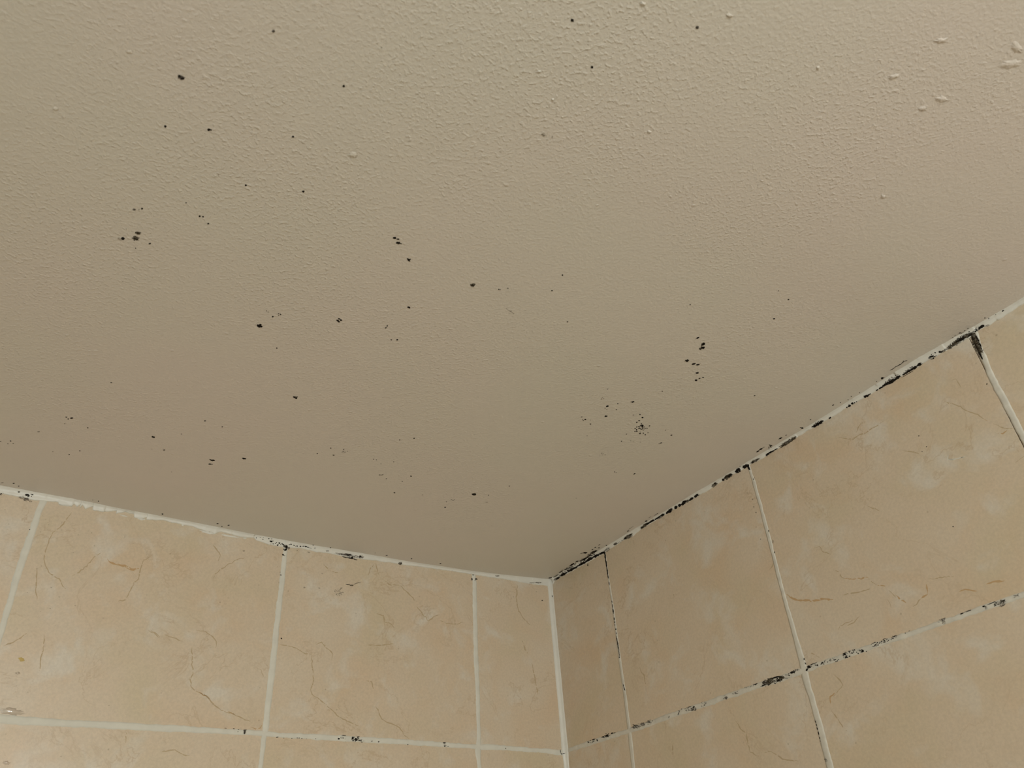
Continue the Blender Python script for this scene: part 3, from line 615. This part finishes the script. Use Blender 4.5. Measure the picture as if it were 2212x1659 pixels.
GB = 'mould along the sealant beads'
BEAD = [
 ('speckle of grey mould at the far left end of the left sealant bead', [('G',4,1067,6,4,10),('k',3,1066,2,1)]),
 ('small brown mould dot above the black smudge at the left end of the left bead', [('o',41,1062.5,2.3,1.8)]),
 ('black and violet grey mould smudge on the left bead beside the first tile joint', [('k',58.5,1069,4.6,2.2,5),('K',63,1070,9,3.6,5),('k',70,1068.5,2.6,1),('g',57,1079,6,3.8,15),('f',48,1075,7,3,10),('f',66,1083,4,2)]),
 ('peppering of black mould dots on the left bead around the second tile joint', [('k',553.6,1162,1.2,1),('k',568,1165,1.2,1.2),('k',562,1161,.8),('k',569,1161,.7),('k',580.7,1163.6,1.6,1),('k',587,1164,1),('k',585.5,1169.5,3.2,1.7,15),('k',590,1174.8,1.3,.9),('k',589.5,1168.7,1.6,1),
   ('k',603.3,1173,2.2,1.6),('k',600,1177.5,2.2,1.6,-40),('k',595,1174,1.3,1),('k',597.5,1172,1),('k',609.6,1174.8,2,.9),('k',606,1176,1),('K',612,1176.5,5,2.5,10)]),
 ('solid black mould plug where the second tile joint meets the left bead', [('k',618.7,1181.5,2.6,4.6,5),('k',617,1187.5,3.2,2.2,-20),('o',614,1179.5,2.4,3.6,-15),('g',623,1183.5,3.5,3),('g',613.5,1186.5,2.5,2)]),
 ('small black mould mark on the grout below the black plug of the second joint', [('k',611.5,1198.3,2,1.9),('f',614.5,1200,1.4)]),
 ('trail of small black mould dots on the left bead right of the second joint', [('k',625,1176.6,1.3,1),('k',628.6,1175.7,2,1.1),('k',635,1178,2,1.1,10),('k',642,1179.6,1.8,1.1),('k',638.5,1179.8,.8),('k',649,1180,2,1.3),('k',655,1180,2,1),('k',660.5,1180.8,3,1.4,10),('k',665,1182.3,2.2,1,10),('g',669.5,1183.8,3.2,1,10),
   ('g',680,1184,1.8,1),('k',642,1189.5,.9),('f',667,1193,4,1.6,15)]),
 ('small grey mould dash on the left bead before the long dark smear', [('g',707,1190,3.6,1.2,5)]),
 ('long slate grey and black mould smear on the left bead', [('g',738,1197,13,2.4,8),('g',752,1199,12,3,8),('k',753,1198.5,8,2.2,8),('g',770,1202.5,10,2.8,6),('k',778,1202,2.6,2.2),('k',744,1203.5,6,1,15),('k',757,1206,7,1.2,12),('K',758,1204,12,3,8),('k',768,1209,4,.8,8),('g',781,1203.5,4.5,3.2)]),
 ('olive oval mould spot on the left bead, alone between smear and third joint', [('o',865,1217.4,4.6,3.2)]),
 ('two black mould nicks on either side of the third tile joint under the left bead', [('k',1019.5,1251,1.4,3,-10),('k',1029,1250.5,2.6,1.1,25),('k',1028.5,1251.5,2.4,1,-40),('o',1022,1242,1.8,1.2),('g',1026,1253.5,1.6,1)]),
 ('blue grey mould smear on the left bead close to the corner', [('g',1163,1258.6,8,1.7,3),('f',1150,1259,6,1.4,0)]),
 ('thin grey mould mark on the left bead between third joint and corner', [('g',1074.6,1244.2,3.6,.7),('f',1074,1244,5,1.4)]),
 ('black mould band along the right bead from the corner to the first joint', [('g',1200,1251.5,4,2.4,-35),('k',1204.7,1249,5,2.2,-35),('k',1217.3,1240.2,9.5,2.6,-28),('k',1236,1229.8,11.5,2.7,-29),('k',1257,1217.9,13,3,-29),('k',1273.5,1208.6,11,3,-30),('k',1288,1200.6,9,2.6,-28),('k',1299,1195,6,2.6,-28),
   ('K',1230,1230,20,4,-29),('K',1268,1208,22,5,-30)]),
 ('grey mould blotch on the right bead at the top of the first joint', [('G',1311,1188,7,4.5,-30),('g',1310.5,1188,6,3.6,-30),('k',1305,1193.5,2.4,2.4)]),
 ('small dark mould oval on the right bead just above the first joint', [('o',1329.4,1175,4.6,2.4,-15),('G',1341,1169,6,2.4,-35)]),
 ('olive mould oval in a chipped hollow of the right bead', [('o',1356.6,1159,9.6,3.4,-32),('k',1350.5,1163,4,1.6,-35),('k',1362,1155,5,1.1,-30),('g',1361,1160,6,2,-30)]),
 ('ragged brown mould streak on the right bead, lower part', [('o',1392,1136,10,3,-33),('k',1398,1131.5,6,2.6,-30),('k',1408,1125.8,6.5,2.4,-30),('k',1387,1139.5,4,1.2,-35),('k',1421,1118.5,9,1.7,-31),('k',1431,1112.8,5.5,2.6,-25),('g',1426,1118,6,2,-30)]),
 ('long broken black mould streak on the right bead, halfway between first and second joint', [('k',1446,1104,8.5,3.6,-32),('k',1460,1095.8,4.2,3.3,-40),('k',1468,1091.6,4,2.8,-30),('k',1477,1086,8,3.3,-36),('o',1485,1082.6,3.2,3.6,-20),('k',1493,1078.2,6,2.6,-32),('k',1504,1071,6.5,2.6,-32),('k',1506,1069,3,2)]),
 ('small grey brown mould triangle on the right bead below the second joint', [('o',1543,1047.5,6.5,4,-35),('k',1544.5,1044.5,2.8,2,-20)]),
 ('long dark mould oval on the right bead below the second joint', [('k',1562,1036,2.8,3,-30),('o',1572,1029.8,10.5,4.4,-32),('k',1576,1027,7,3,-32),('k',1569,1030,5,2.2,-35)]),
 ('solid black mould oval on the right bead next to the second joint', [('k',1594.5,1017,6.8,4.6,-32)]),
 ('black mould hook where the second joint meets the right bead', [('k',1610,1007.5,6,3.8,-25),('k',1615,1006,3.6,3.4),('k',1617.8,1011.5,2.2,4.4,-25),('k',1598.5,1007.5,.9)]),
 ('olive mould streak on the right bead just above the second joint', [('o',1631,995.6,10.5,3,-28),('G',1631,996,11,3.4,-28),('k',1626,998,3,2)]),
 ('thin black mould streak on the right bead up from the olive streak', [('k',1664.5,977,10,2,-28),('k',1658,982,5,1.6,-30),('k',1676,970.5,5,1,-30),('G',1660,983,7,1.6,-30)]),
 ('long olive mould oval on the middle of the right bead', [('o',1701,956,19,3.9,-31),('o',1714,947.5,7,3.6,-30),('G',1704,953,16,3.4,-31),('k',1694,961,5,1.6,-30)]),
 ('black feathery mould streak on the right bead above the long olive oval', [('k',1766,916.5,12,3.2,-29),('k',1774,910.8,6,2.4,-25),('K',1766,916,15,4.6,-29)]),
 ('small black mould dot on the lower edge of the right bead', [('k',1792.3,903,2.8,1.7,-10),('k',1794,901.5,1.4,1.6)]),
 ('string of black mould beads on the lower edge of the right bead', [('k',1829.3,880,1.8,1.8),('k',1835,876.8,4,2.2,-25),('k',1841,871.5,3,2.4),('k',1846,870.2,1.6,1.2),('k',1850.3,867.8,1.4,1.2),('k',1834,874,1,.9)]),
 ('short feathery black mould dash on the right bead', [('k',1871,855.8,5.5,2.6,-18),('k',1878,852,4,1.3,-30),('k',1894.4,842.6,3,1.2,-30)]),
 ('longest black mould streak along the right bead below the blackened joint', [('k',1903,837.3,7,1.8,-32),('k',1914,830,9,3.3,-32),('k',1927.7,823,11,3.6,-30),('k',1939,815.6,9,3,-30),('K',1925,821,22,5.5,-31),('k',1954.9,807,8,1.9,-27),('k',1964,801,9,2.4,-30),('k',1974.7,795,7,2.7,-28),('k',1986,787.6,6,3,-22),
   ('K',1968,797,18,4.4,-30),('k',1960,808.5,16,.6,-30)]),
 ('speckled black mould cluster on the right bead between the streak and the blackened joint', [('K',2014,770.5,9,5.6,-30),('k',2013,770,5,1.8,-35),('k',2020,761.8,1.8,1.5),('k',2030,760,2.6,2.1),('g',2040,757,9,2.6,-30),('k',2034,760,3,1.4,-30)]),
 ('heavy brown black mould on the right bead running into the blackened joint', [('o',2052.5,748.8,9,4,-32),('o',2065,741,9,4.8,-32),('k',2066,738.5,6,2.4,-30),('k',2078,731.8,9,4.2,-32),('o',2089,726,9,4.2,-30),('k',2096,724,6,2,-20),('K',2074,734,26,6,-31),('K',2096,720,9,5,-30)]),
 ('black feathery mould blot on the right bead just right of the blackened joint', [('k',2119.4,706.4,7,3,-25),('k',2123,704,4.4,2.6,-10),('K',2112,711,9,4.5,-30),('k',2109,714.5,5,1.2,-35),('f',2133,703,5,2,-20)]),
 ('sooty mould filling the top of the right hand tile joint', [('o',2103,727,8,7,60),('o',2107,737,8.5,8,65),('o',2112,748,9,8,65),('o',2116.5,758,7,7,60),('K',2108,738,9,10,0),('K',2114,752,8,10,0),('k',2102,731,7,1.8,62),('k',2110,749,11,1.8,64),('k',2116.5,764,9,2,66),
   ('k',2111,731,8,1.6,64),('k',2117,744,6,1.3,64),('G',2120,768,6,7,60),('k',2121,773,4,1.6,62)]),
]
for lab, bl in BEAD:
    big = any(max(b_[3:5]) > 7 for b_ in bl if b_[0] in 'kKoO')
    mould('mould_streak' if big else 'mould_spot', lab, bl, group=GB)
GG = 'mould on the grout lines'
GROUT = [
 ('dark mould notch across the left horizontal grout line, left of the second joint', [('g',529.5,1577.5,4,2,0),('k',529,1579,1.7,2),('k',528.5,1583,1.2,3,5),('g',528,1582,2.5,4.5),('k',505,1574,2,.7,5),('k',515,1576,1.8,.8),('k',487,1573,3,.5,3),('o',514,1580.5,1)]),
 ('speckled mould patch on the left horizontal grout line, under the second tile', [('K',767,1597,10,5.5,5),('k',762,1594,2.2,3.2,10),('k',769,1598,3,3),('k',774,1591.5,3,1),('G',776,1598,12,5.6,5),('k',731.7,1596,2.6,1.8),('G',741,1595,8,3,5),('g',782,1603,2.4,1.2),('k',743,1589,5,.7,5)]),
 ('fine row of mould flecks on the lower edge of the left grout line', [('k',598.8,1592.5,3,.8,-15),('k',613,1594.2,.8),('k',630.5,1595,1),('k',642,1594,1.4,.8),('k',646,1594.2,1.5,.8),('k',652,1595,1.4,1),('g',662,1596,1.2,.7),('k',682,1596,.8,1.1)]),
 ('grey mould dot in the left grout line right of the speckled patch', [('g',817.9,1602.2,2,1.9),('k',818,1602.5,1),('G',801.6,1601.5,7,1.5,5)]),
 ('hourglass shaped mould mark on the left horizontal grout line', [('k',960,1604.2,3.6,1.1,5),('g',960,1606,2.5,2),('g',961,1610.5,3,1.4),('k',960.8,1612.5,2,.8),('o',968,1612,2,.8)]),
 ('tiny black mould dot on the left grout line beyond the hourglass mark', [('k',881,1608.5,1,1.3)]),
 ('tiny black mould dot on the left grout line right of the third joint', [('k',1092.4,1616.7,1.1,1.3)]),
 ('crooked black crack mould at the corner end of the left grout line', [('k',1210.7,1622.5,.7,3.4,0),('k',1212.4,1628,.7,3,-25),('k',1217,1627.8,4,.7,-12)]),
 ('black speckled mould on the right grout line near the corner', [('K',1278,1600,7,4.4,-20),('k',1271,1603,2.6,1.3,20),('k',1282,1597.5,4.5,1,-22),('k',1290,1599,1.2,2.4,-20),('K',1310,1589,9,4.5,-20),('k',1311,1589,4,2.5,-25),('k',1302,1592,3.5,.9,-20),('k',1322,1584,2.2,2),('o',1327,1583,3,1,-15)]),
 ('grey mould haze on the right grout line just right of the first joint', [('G',1380,1568,13,6,-20),('g',1373,1569.5,7,3.6,-20),('g',1389,1564.5,5,4,-25),('g',1402,1559,4,2.6,-20),('k',1371,1566.5,5,.8,10),('G',1402,1560,9,4.6,-20)]),
 ('thin black cracks across the right grout line between first and second joint', [('k',1445.2,1548.5,.7,2.6,15),('k',1466,1541,.8,4.5,25),('k',1467,1536,1.5,1.2),('k',1472.5,1531.7,1.1)]),
 ('grey speckled mould patch on the right grout line, middle of the second tile', [('G',1486,1532,7,5,-20),('K',1499,1530,8,5.6,-20),('g',1499,1531,5,3.6,-20),('G',1519,1521,7,6.5,-20),('k',1489,1527,4,.7,-20)]),
 ('small grey mould knot across the right grout line', [('g',1568,1507,4.6,3.4,-20),('G',1568,1506,6,5.5,-20),('G',1590,1497,8,3,-20)]),
 ('large charcoal mould patch on the right grout line left of the second joint', [('G',1622,1482,14,3,-20),('k',1632,1478,5,1,-20),('g',1655,1475,9,7,-20),('K',1656,1475,10,7,-20),('o',1662,1472,9,6.4,-20),('k',1650,1480,7,1.4,-25),('K',1680,1468,15,7.5,-19),('k',1676,1463,13,1.3,-14),('k',1681,1470,5,2.4,-20),('o',1688,1464,6,4.4,-20),
   ('G',1703,1460,10,5.6,-20),('k',1710,1453,4,2.2,-10),('K',1713,1453,6,4,-20),('K',1722,1448,5,3,-20)]),
 ('black mould dots on the right grout line just right of the second joint crossing', [('k',1747,1440,4,2.6,-15),('k',1743,1447,2.2,2.6,30),('k',1737,1424,1,2.4,0),('k',1740,1433,3,.9,60),('K',1751,1440,9,4,-18),('K',1763,1438,5,3.6,-20),('k',1757,1434,9,.6,-20)]),
 ('sparse black speckle on the right grout line, between the crossing dots and dense speckle', [('K',1777,1431.5,6,4.4,-20),('K',1806,1424.5,6,4.6,-20),('k',1804,1425,1.4,1.2),('G',1790,1427,12,4,-20)]),
 ('dense black speckle on the right grout line with one round olive dot', [('K',1826,1413,8,5,-20),('k',1823.5,1412.5,3,1.6,20),('K',1838,1408.5,7,4.4,-20),('k',1835,1408.6,1.6,1.5),('k',1846,1404,2,1.2,30),('k',1863.5,1406.2,3.2,2.8),('K',1857,1407,8,4.4,-20),('k',1871.7,1407.3,1.3,1),('K',1829,1419,8,3.4,-15)]),
 ('light peppering of mould on the right grout line, middle of the last tile', [('K',1893,1391,13,4.6,-19),('K',1912,1384,9,4.6,-19),('k',1895.5,1388,1.2,1.5),('k',1933,1374,4.5,1,-15),('G',1929,1378,9,4,-19),('k',1955.8,1367.5,1.3,1.1),('k',1964,1363,2,.5,-10)]),
 ('grey smudge of mould on the upper edge of the right grout line', [('g',2036.5,1339,6.5,3.2,-25),('G',2034,1341,9,4,-20),('f',2039,1345,4,4)]),
 ('black mould streak on the upper edge of the right grout line near the picture edge', [('k',2077.8,1325.5,4.4,1.3,-18),('k',2094,1319,5,.9,-20),('g',2088,1321,7,1.2,-20)]),
 ('black mould mark with a grey trail below it on the right grout line', [('k',2125,1309.8,3.4,1.7,-8),('g',2130,1313,2.4,4)]),
 ('grey violet mould patch on the right grout line nearest the picture edge', [('k',2142,1303,9,.8,-22),('K',2151,1304,6,5,-20),('g',2164,1301.5,9,5,-20),('G',2164,1301,11,5.4,-20),('k',2167,1298,5,1.6,-15),('k',2150,1308,3,1.2,-30),('G',2197,1287,9,4,-20),('g',2165,1308,7,2,-20)]),
 ('solid black mould line in the top of the first joint on the right wall', [('k',1307.3,1201,1.5,8.5,-8),('k',1309.6,1217,1.3,10,-8),('k',1312,1234,1.2,10,-8),('k',1313.8,1246,1.1,5,-8),('k',1306,1194.5,2.2,2.4)]),
 ('broken black mould dashes down the first joint on the right wall', [('k',1315.9,1260,.9,4.2,-8),('k',1322,1299.5,.8,2.2,-8),('k',1323.4,1309,.7,4,-8),('k',1324.8,1320,1.1,5,-8),('k',1326.8,1337,1,3.6,-8),('k',1328,1344,.9,2,-5),('k',1328.6,1350,.8,1.4),('k',1330.3,1359,1.6,1.4),('k',1331.5,1368,.7,2)]),
 ('long dark mould stripe lower down the first joint on the right wall', [('k',1333,1383,.9,9,-10),('o',1335,1395,1.5,9,-10),('g',1337,1408,1.5,9,-8),('k',1338,1419.8,1,1.6)]),
 ('grey mould fleck on the first joint above the horizontal grout line', [('g',1347.5,1484,1.5,6,-15),('k',1349.5,1489,.8,3,-15),('k',1347,1480,1,1.4)]),
 ('row of black mould ticks beside the lower part of the second joint', [('k',1761.5,1559,.9,3,-20),('k',1763.5,1566,.9,2.6,-25),('k',1765.5,1574,1.1,3.2,-15),('k',1768.3,1584,1.2,4,-15),('k',1770.7,1594,.9,2.2),('k',1772,1601,.6,1.4)]),
 ('grey mould blot on the lower end of the second joint', [('g',1783,1640,2,2.4),('f',1785,1643,2.5,3)]),
 ('small mould nicks on the upper part of the second joint on the right wall', [('g',1627.8,1035,1.4,2),('g',1629.5,1031,.9,1.4),('k',1660.5,1147,.8,2.6,-5),('k',1673,1193,.9,2.2),('f',1669.5,1170,2,4,-10)]),
 ('small grey nicks on the upper part of the second joint on the left wall', [('g',606.5,1242,2.2,2,40),('g',604.8,1236,1.2,1),('g',602.5,1259,1.8,.6)]),
 ('tiny black dot on the grout of the first joint on the left wall', [('k',64,1143.5,1.2,.9)]),
 ('black mould fleck on the upright sealant in the corner', [('g',1193,1288,1.1,2.6,-10),('k',1193,1288,.7,1.4)]),
]
for lab, bl in GROUT:
    mould('mould_patch' if len(bl) > 3 else 'mould_fleck', lab, bl, group=GG)
TSP = [
 ('dark brown curved mark on the second left tile with a faint smudge beside it', [('o',752,1263,4.5,1.2,10),('o',760,1264.3,4,1.5,0),('g',769,1260.5,6,.8,-20),('g',776,1259,4,.6,-5),('F',732,1277,11,10,-20)]),
 ('pair of brown specks on the second left tile below the second joint top', [('g',695.5,1239,1.6,1.4),('g',690,1270.5,2,1.2,15)]),
 ('round faint brown speck on the second left tile left of the curved mark', [('f',657.6,1269,2.2,1.8)]),
 ('faint olive speck on the first left tile near the second joint', [('f',526.5,1190,3,1.4)]),
 ('small black speck on the narrow left tile next to the corner', [('k',1171.2,1297,1.7,1.1,10)]),
 ('upright brown speck on the narrow right tile just under the bead', [('o',1269.7,1220.3,1.3,3,5)]),
 ('small black speck on the second tile of the left wall beside its joint', [('k',607.7,1379,1.7,1.7)]),
 ('dark speck in the middle of the large right tile, left of the white scratch', [('k',2001.5,965,1.3,1.2),('o',1992,975.5,1,.9)]),
 ('brown dot at the upper left of the white scratch on the large right tile', [('o',1985,941.6,1.6,1.5)]),
 ('lone black dot low on the large right tile', [('k',2058.8,1137.6,1.5,1.1)]),
 ('black dot under the bead left of the upper right joint', [('k',2132,829.5,1.6,1.4,-20)]),
 ('pair of specks beside the second joint of the right wall', [('o',1625.5,1078.5,1.2,1),('o',1628,1095,1.4,1),('f',1633,1107,2,1.5)]),
 ('black speck left of the second joint on the right wall', [('k',1643,1164.5,1.2,1)]),
]
for lab, bl in TSP: mould('dark_speck', lab, bl, cat='speck', group='dark specks on the tiles')

# ---------------------------------------------------------------- veins and pits printed on the tiles: parts of the walls
def ribbon(bm, pts, w0, jag=1.4):
    # densify with jagged midpoints, then lay as a ribbon of varying width
    P = [pts[0]]
    for a, b_ in zip(pts, pts[1:]):
        L = math.hypot(b_[0] - a[0], b_[1] - a[1]); k = max(1, int(L / 5))
        for i in range(1, k + 1):
            t = i / k; j = jag if i < k else 0.3
            P.append((a[0] + (b_[0] - a[0]) * t + rnd.gauss(0, j * .5), a[1] + (b_[1] - a[1]) * t + rnd.gauss(0, j * .5)))
    prev = None
    for i, (x, y) in enumerate(P):
        a = P[max(0, i - 1)]; b_ = P[min(len(P) - 1, i + 1)]
        dx, dy = b_[0] - a[0], b_[1] - a[1]; L = math.hypot(dx, dy) or 1
        taper = min(1, (i + 0.3) / 2.5, (len(P) - i) / 3)
        w = w0 * 0.5 * taper * rnd.uniform(0.5, 1.4)
        r = [bm.verts.new(hit(x - dy / L * w, y + dx / L * w, 0.00005)[0]), bm.verts.new(hit(x + dy / L * w, y - dx / L * w, 0.00005)[0])]
        if prev: bm.faces.new((prev[0], prev[1], r[1], r[0]))
        prev = r
VL = [((155,1107),(147,1117),(137,1132),(120,1146),(114,1150),(105,1172),(98,1190),(95,1208),(98,1222),(105,1236),(117,1245),(128,1250),(135,1266),(142,1272)),
 ((330,1198),(310,1210),(304,1228),(300,1246),(286,1267),(277,1285),(270,1296),(255,1299)),
 ((155,1245),(165,1238),(180,1230),(208,1200),(222,1192)),((96,1371),(93,1400),(88,1420),(86,1450)),((6,1396),(28,1388),(48,1375),(58,1368)),((79,1228),(79,1250),(77,1275),(80,1295)),
 ((320,1361),(336,1370),(344,1378)),((355,1371),(380,1379),(395,1385)),((415,1398),(415,1440),(417,1455),(410,1468),(412,1482),(420,1491),(445,1503),(460,1520),(478,1535),(505,1543),(525,1552),(541,1558)),
 ((423,1361),(443,1364),(455,1372),(467,1385),(466,1400)),((555,1443),(564,1447),(569,1463)),((455,1173),(470,1190),(476,1200),(471,1212)),((530,1203),(505,1212),(480,1228),(465,1240),(460,1250)),
 ((603,1392),(618,1394),(640,1400),(655,1410),(672,1414)),((673,1417),(675,1445),(677,1470),(671,1490),(674,1500),(695,1515),(712,1530),(728,1545),(750,1558),(775,1568)),
 ((682,1393),(695,1387),(705,1400),(719,1413),(716,1428)),((698,1218),(715,1233),(730,1237)),((812,1216),(800,1228),(795,1243)),((812,1216),(816,1236),(820,1245)),
 ((825,1250),(840,1262),(865,1265),(885,1285),(900,1300)),((900,1310),(915,1330),(925,1342),(937,1332),(950,1328)),((950,1340),(965,1347),(985,1348),(1000,1344)),
 ((810,1325),(828,1330),(830,1343),(845,1348),(853,1358)),((790,1394),(820,1394),(850,1391)),((790,1470),(803,1473),(807,1488)),((811,1525),(825,1553),(835,1560),(850,1565),(863,1572),(875,1590),(885,1597)),
 ((1117,1262),(1115,1290),(1120,1320),(1130,1335),(1145,1350)),((1129,1385),(1133,1398),(1140,1412)),((1148,1432),(1155,1460),(1158,1480),(1162,1500)),((345,1625),(365,1621),(378,1620),(395,1630),(410,1632)),
 ((276,1579),(272,1590),(271,1605)),((325,1361),(335,1367),(345,1376))]
VLO = [((232,1207),(238,1215),(250,1219),(270,1222),(283,1230),(300,1228)),((430,1495),(445,1503),(452,1510)),((492,1537),(506,1543)),((541,1570),(552,1575),(562,1573),(566,1566))]
VR = [((1758,1184),(1770,1180),(1780,1193),(1795,1197)),((1800,1232),(1812,1235),(1818,1247),(1824,1250)),((1875,1247),(1885,1258),(1895,1264)),((1920,1275),(1935,1290)),((2005,1251),(2015,1251),(2040,1246),(2060,1245)),
 ((1995,1290),(1985,1297),(1980,1306),(1972,1310)),((1911,909),(1895,920),(1870,935),(1855,940),(1848,945),(1842,950),(1825,947),(1812,944)),((1850,935),(1856,920),(1864,912)),
 ((2040,868),(2075,878),(2090,888),(2112,895),(2125,905)),((2145,915),(2170,925),(2192,926)),((1948,973),(1970,976),(1985,980)),((1588,1556),(1595,1565),(1600,1575),(1612,1583),(1615,1600),(1620,1625),(1640,1634)),
 ((1650,1625),(1665,1623),(1680,1632),(1690,1640),(1725,1645)),((1800,1455),(1815,1470),(1821,1480),(1812,1490),(1800,1505)),((1795,1533),(1807,1550),(1815,1562),(1830,1580)),((1737,1408),(1755,1412),(1770,1420)),
 ((1454,1605),(1453,1630)),((1660,1232),(1668,1224),(1672,1212)),((1380,1440),(1392,1462),(1395,1478)),((1820,1285),(1850,1280),(1880,1272)),((2055,822),(2064,818),(2075,836)),((2192,1000),(2200,995),(2212,985)),((1872,1092),(1885,1098),(1900,1103)),
 ((1858,1330),(1845,1345),(1830,1352)),((1808,1365),(1815,1352),(1830,1345),(1842,1340)),((1915,1293),(1923,1305),(1925,1313))]
VRO = [((1824,1250),(1845,1251),(1875,1247)),((1895,1264),(1912,1266)),((1933,1285),(1942,1293),(1957,1302)),((1699,1284),(1712,1293),(1730,1297),(1758,1298),(1780,1294),(1800,1295)),((2003,1284),(2002,1270),(2001,1262)),
 ((2072,1278),(2085,1273),(2110,1277)),((2155,937),(2166,937),(2175,930)),((2125,905),(2133,909)),((1794,1520),(1793,1505),(1803,1497)),((2130,1262),(2150,1256),(2170,1254)),((1985,1297),(1995,1289),(2004,1284))]
for wall, plainv, orange in ((wall_left, VL, VLO), (wall_right, VR, VRO)):
    bm = bmesh.new()
    for v in plainv: ribbon(bm, v, 2.3)
    o = add_obj('marble_vein', bm, M_VEIN, wall); o['label'] = 'fine brown veins in the tile glaze'
    bm = bmesh.new()
    for v in orange: ribbon(bm, v, 4.0)
    o = add_obj('marble_vein', bm, M_VEINO, wall); o['label'] = 'orange veins in the tile glaze'

# ---------------------------------------------------------------- lumps of paint on the ceiling, parts of it
def lump(pts, h):
    bm = bmesh.new()
    for px, py, rx, ry, an in pts:
        blob(bm, px, py, rx, ry, an, 0.18, h)
    bmesh.ops.recalc_face_normals(bm, faces=bm.faces)
    add_obj('paint_lump', bm, M_CEIL, ceiling, True)
for q in ([(2033,87,15,5,-8)], [(1931,165,12,5,-20)], [(2035,214,13,7,0)], [(1994,234,9,4.5,-10)], [(2196,103,14,10,30)], [(2185,138,28,9,-6)], [(1908,424,5,4,0)], [(1767,146,4,4,0)], [(833,283,0.1,0.1,0), (763,334,10,6,0)],
          [(2030,60,0.1,0.1,0),(1389,8,7,4,20)], [(1575,33,7,4,10)], [(1402,284,5,3,10)], [(1194,215,3,3,0),(1165,154,5,2,0)]):
    lump([t for t in q if t[2] > 1], 0.00045)
nib = bmesh.new()
for px, py, rx, ry in ((1645,390,5,1.6),(732,265,2.6,1.6),(280,112,7,3.5),(120,235,7,4),(145,724,5,1.5),(193,758,3,1),(260,683.5,3,1.2),(207,757,6,1),(1448,424,4,1.6),(1290,443,4,1.4),(1498,443,5,1.5),(1340,320,4,2),(2072,692.5,2,1),(1810,748,3,1.2),
                      (1399,886,2,.8),(1677,837,4,.8),(988,1107,0.8,.5),(1040,1114,3,.9),(1238,1124,3,.8),(1197,1107,3,.8),(565,1090,3.5,.9),(634,1033,2,1),(997,1062,2,.8),(1031,1053,3,.8),(1270,1070,1.5,.9),(1061,1236,4,1.4)):
    blob(nib, px, py, rx, ry, rnd.uniform(-10, 15), 0.25, 0.00025)
o = add_obj('paint_nibs', nib, M_CEIL, ceiling, True); o['kind'] = 'stuff'

# ---------------------------------------------------------------- flakes of sealant still clinging to the left tiles
fl = bmesh.new()
for px, py, rx, ry, an in ((268,1114.5,9,1,14),(305,1120,9,3,12),(448,1150,16,2.6,14),(497,1158,20,1.8,10),(529,1162.5,4,1.6,0),(395,1134,3.5,1.8,0),(142,1091,13,2.2,4)):
    blob(fl, px, py, rx, ry, an, 0.3, 0.0004)
o = add_obj('sealant_flakes', fl, M_CAULK, trim_1, True); o['label'] = 'peeling flakes of white sealant'
# a pale scratch in the glaze of the large right tile
sc_ = bmesh.new()
ribbon(sc_, [(2086,987),(2046,994),(2049,983),(2047,992),(2060,993),(2076,989),(2085,985)], 1.8, 0.8)
o = add_obj('glaze_scratch', sc_, M_GROUT, wall_right)
# ---------------------------------------------------------------- condensation
wd = bmesh.new()
for _ in range(330):
    px = rnd.uniform(2, 380) ** 1.0; py = rnd.uniform(1100, 1659)
    if py < 1048 + 0.2 * px + 45: continue
    if rnd.random() < (px / 380) * 0.7: continue
    if py > 1400 and rnd.random() < 0.75: continue
    if abs(px - (82 - (py - 1108) * 0.32)) < 12 or abs(py - 1553 - 0.058 * px) < 14: continue
    s = rnd.uniform(0.5, 1.25)
    blob(wd, px, py, s * 1.3, s * 0.9, 10, 0.15, 0.0007 * s)
bmesh.ops.recalc_face_normals(wd, faces=wd.faces)
o = add_obj('water_droplets', wd, M_WATER, None, True)
o['kind'] = 'stuff'; o['label'] = 'fine beads of condensation on the tiles at the far left'; o['category'] = 'water'
def drop(label, px, py, rx, ry, an=0, h=0.0008):
    bm = bmesh.new(); blob(bm, px, py, rx, ry, an, 0.08, h)
    bmesh.ops.recalc_face_normals(bm, faces=bm.faces)
    o = add_obj('water_drop', bm, M_WATER, None, True); o['label'] = label; o['category'] = 'water drop'; o['group'] = 'water drops on the left wall'
drop('large flat water drop resting on the left grout line at the picture edge', 24, 1537, 26, 7, 5, 0.0014)
drop('small water drop on the tile below the yellow spot', 38, 1454, 5, 2.6)
drop('small water drop at the bottom left of the left wall', 14, 1648, 7, 4)
bm = bmesh.new(); blob(bm, 46, 1424, 6.5, 4, 8, 0.1, 0.0002)
M_YEL = plain('yellow_residue', (0.50, 0.36, 0.12), 0.5, 0.1, 200, 0)
o = add_obj('yellow_spot', bm, M_YEL, None, True); o['label'] = 'small mustard yellow spot on the lower left tile'; o['category'] = 'spot'
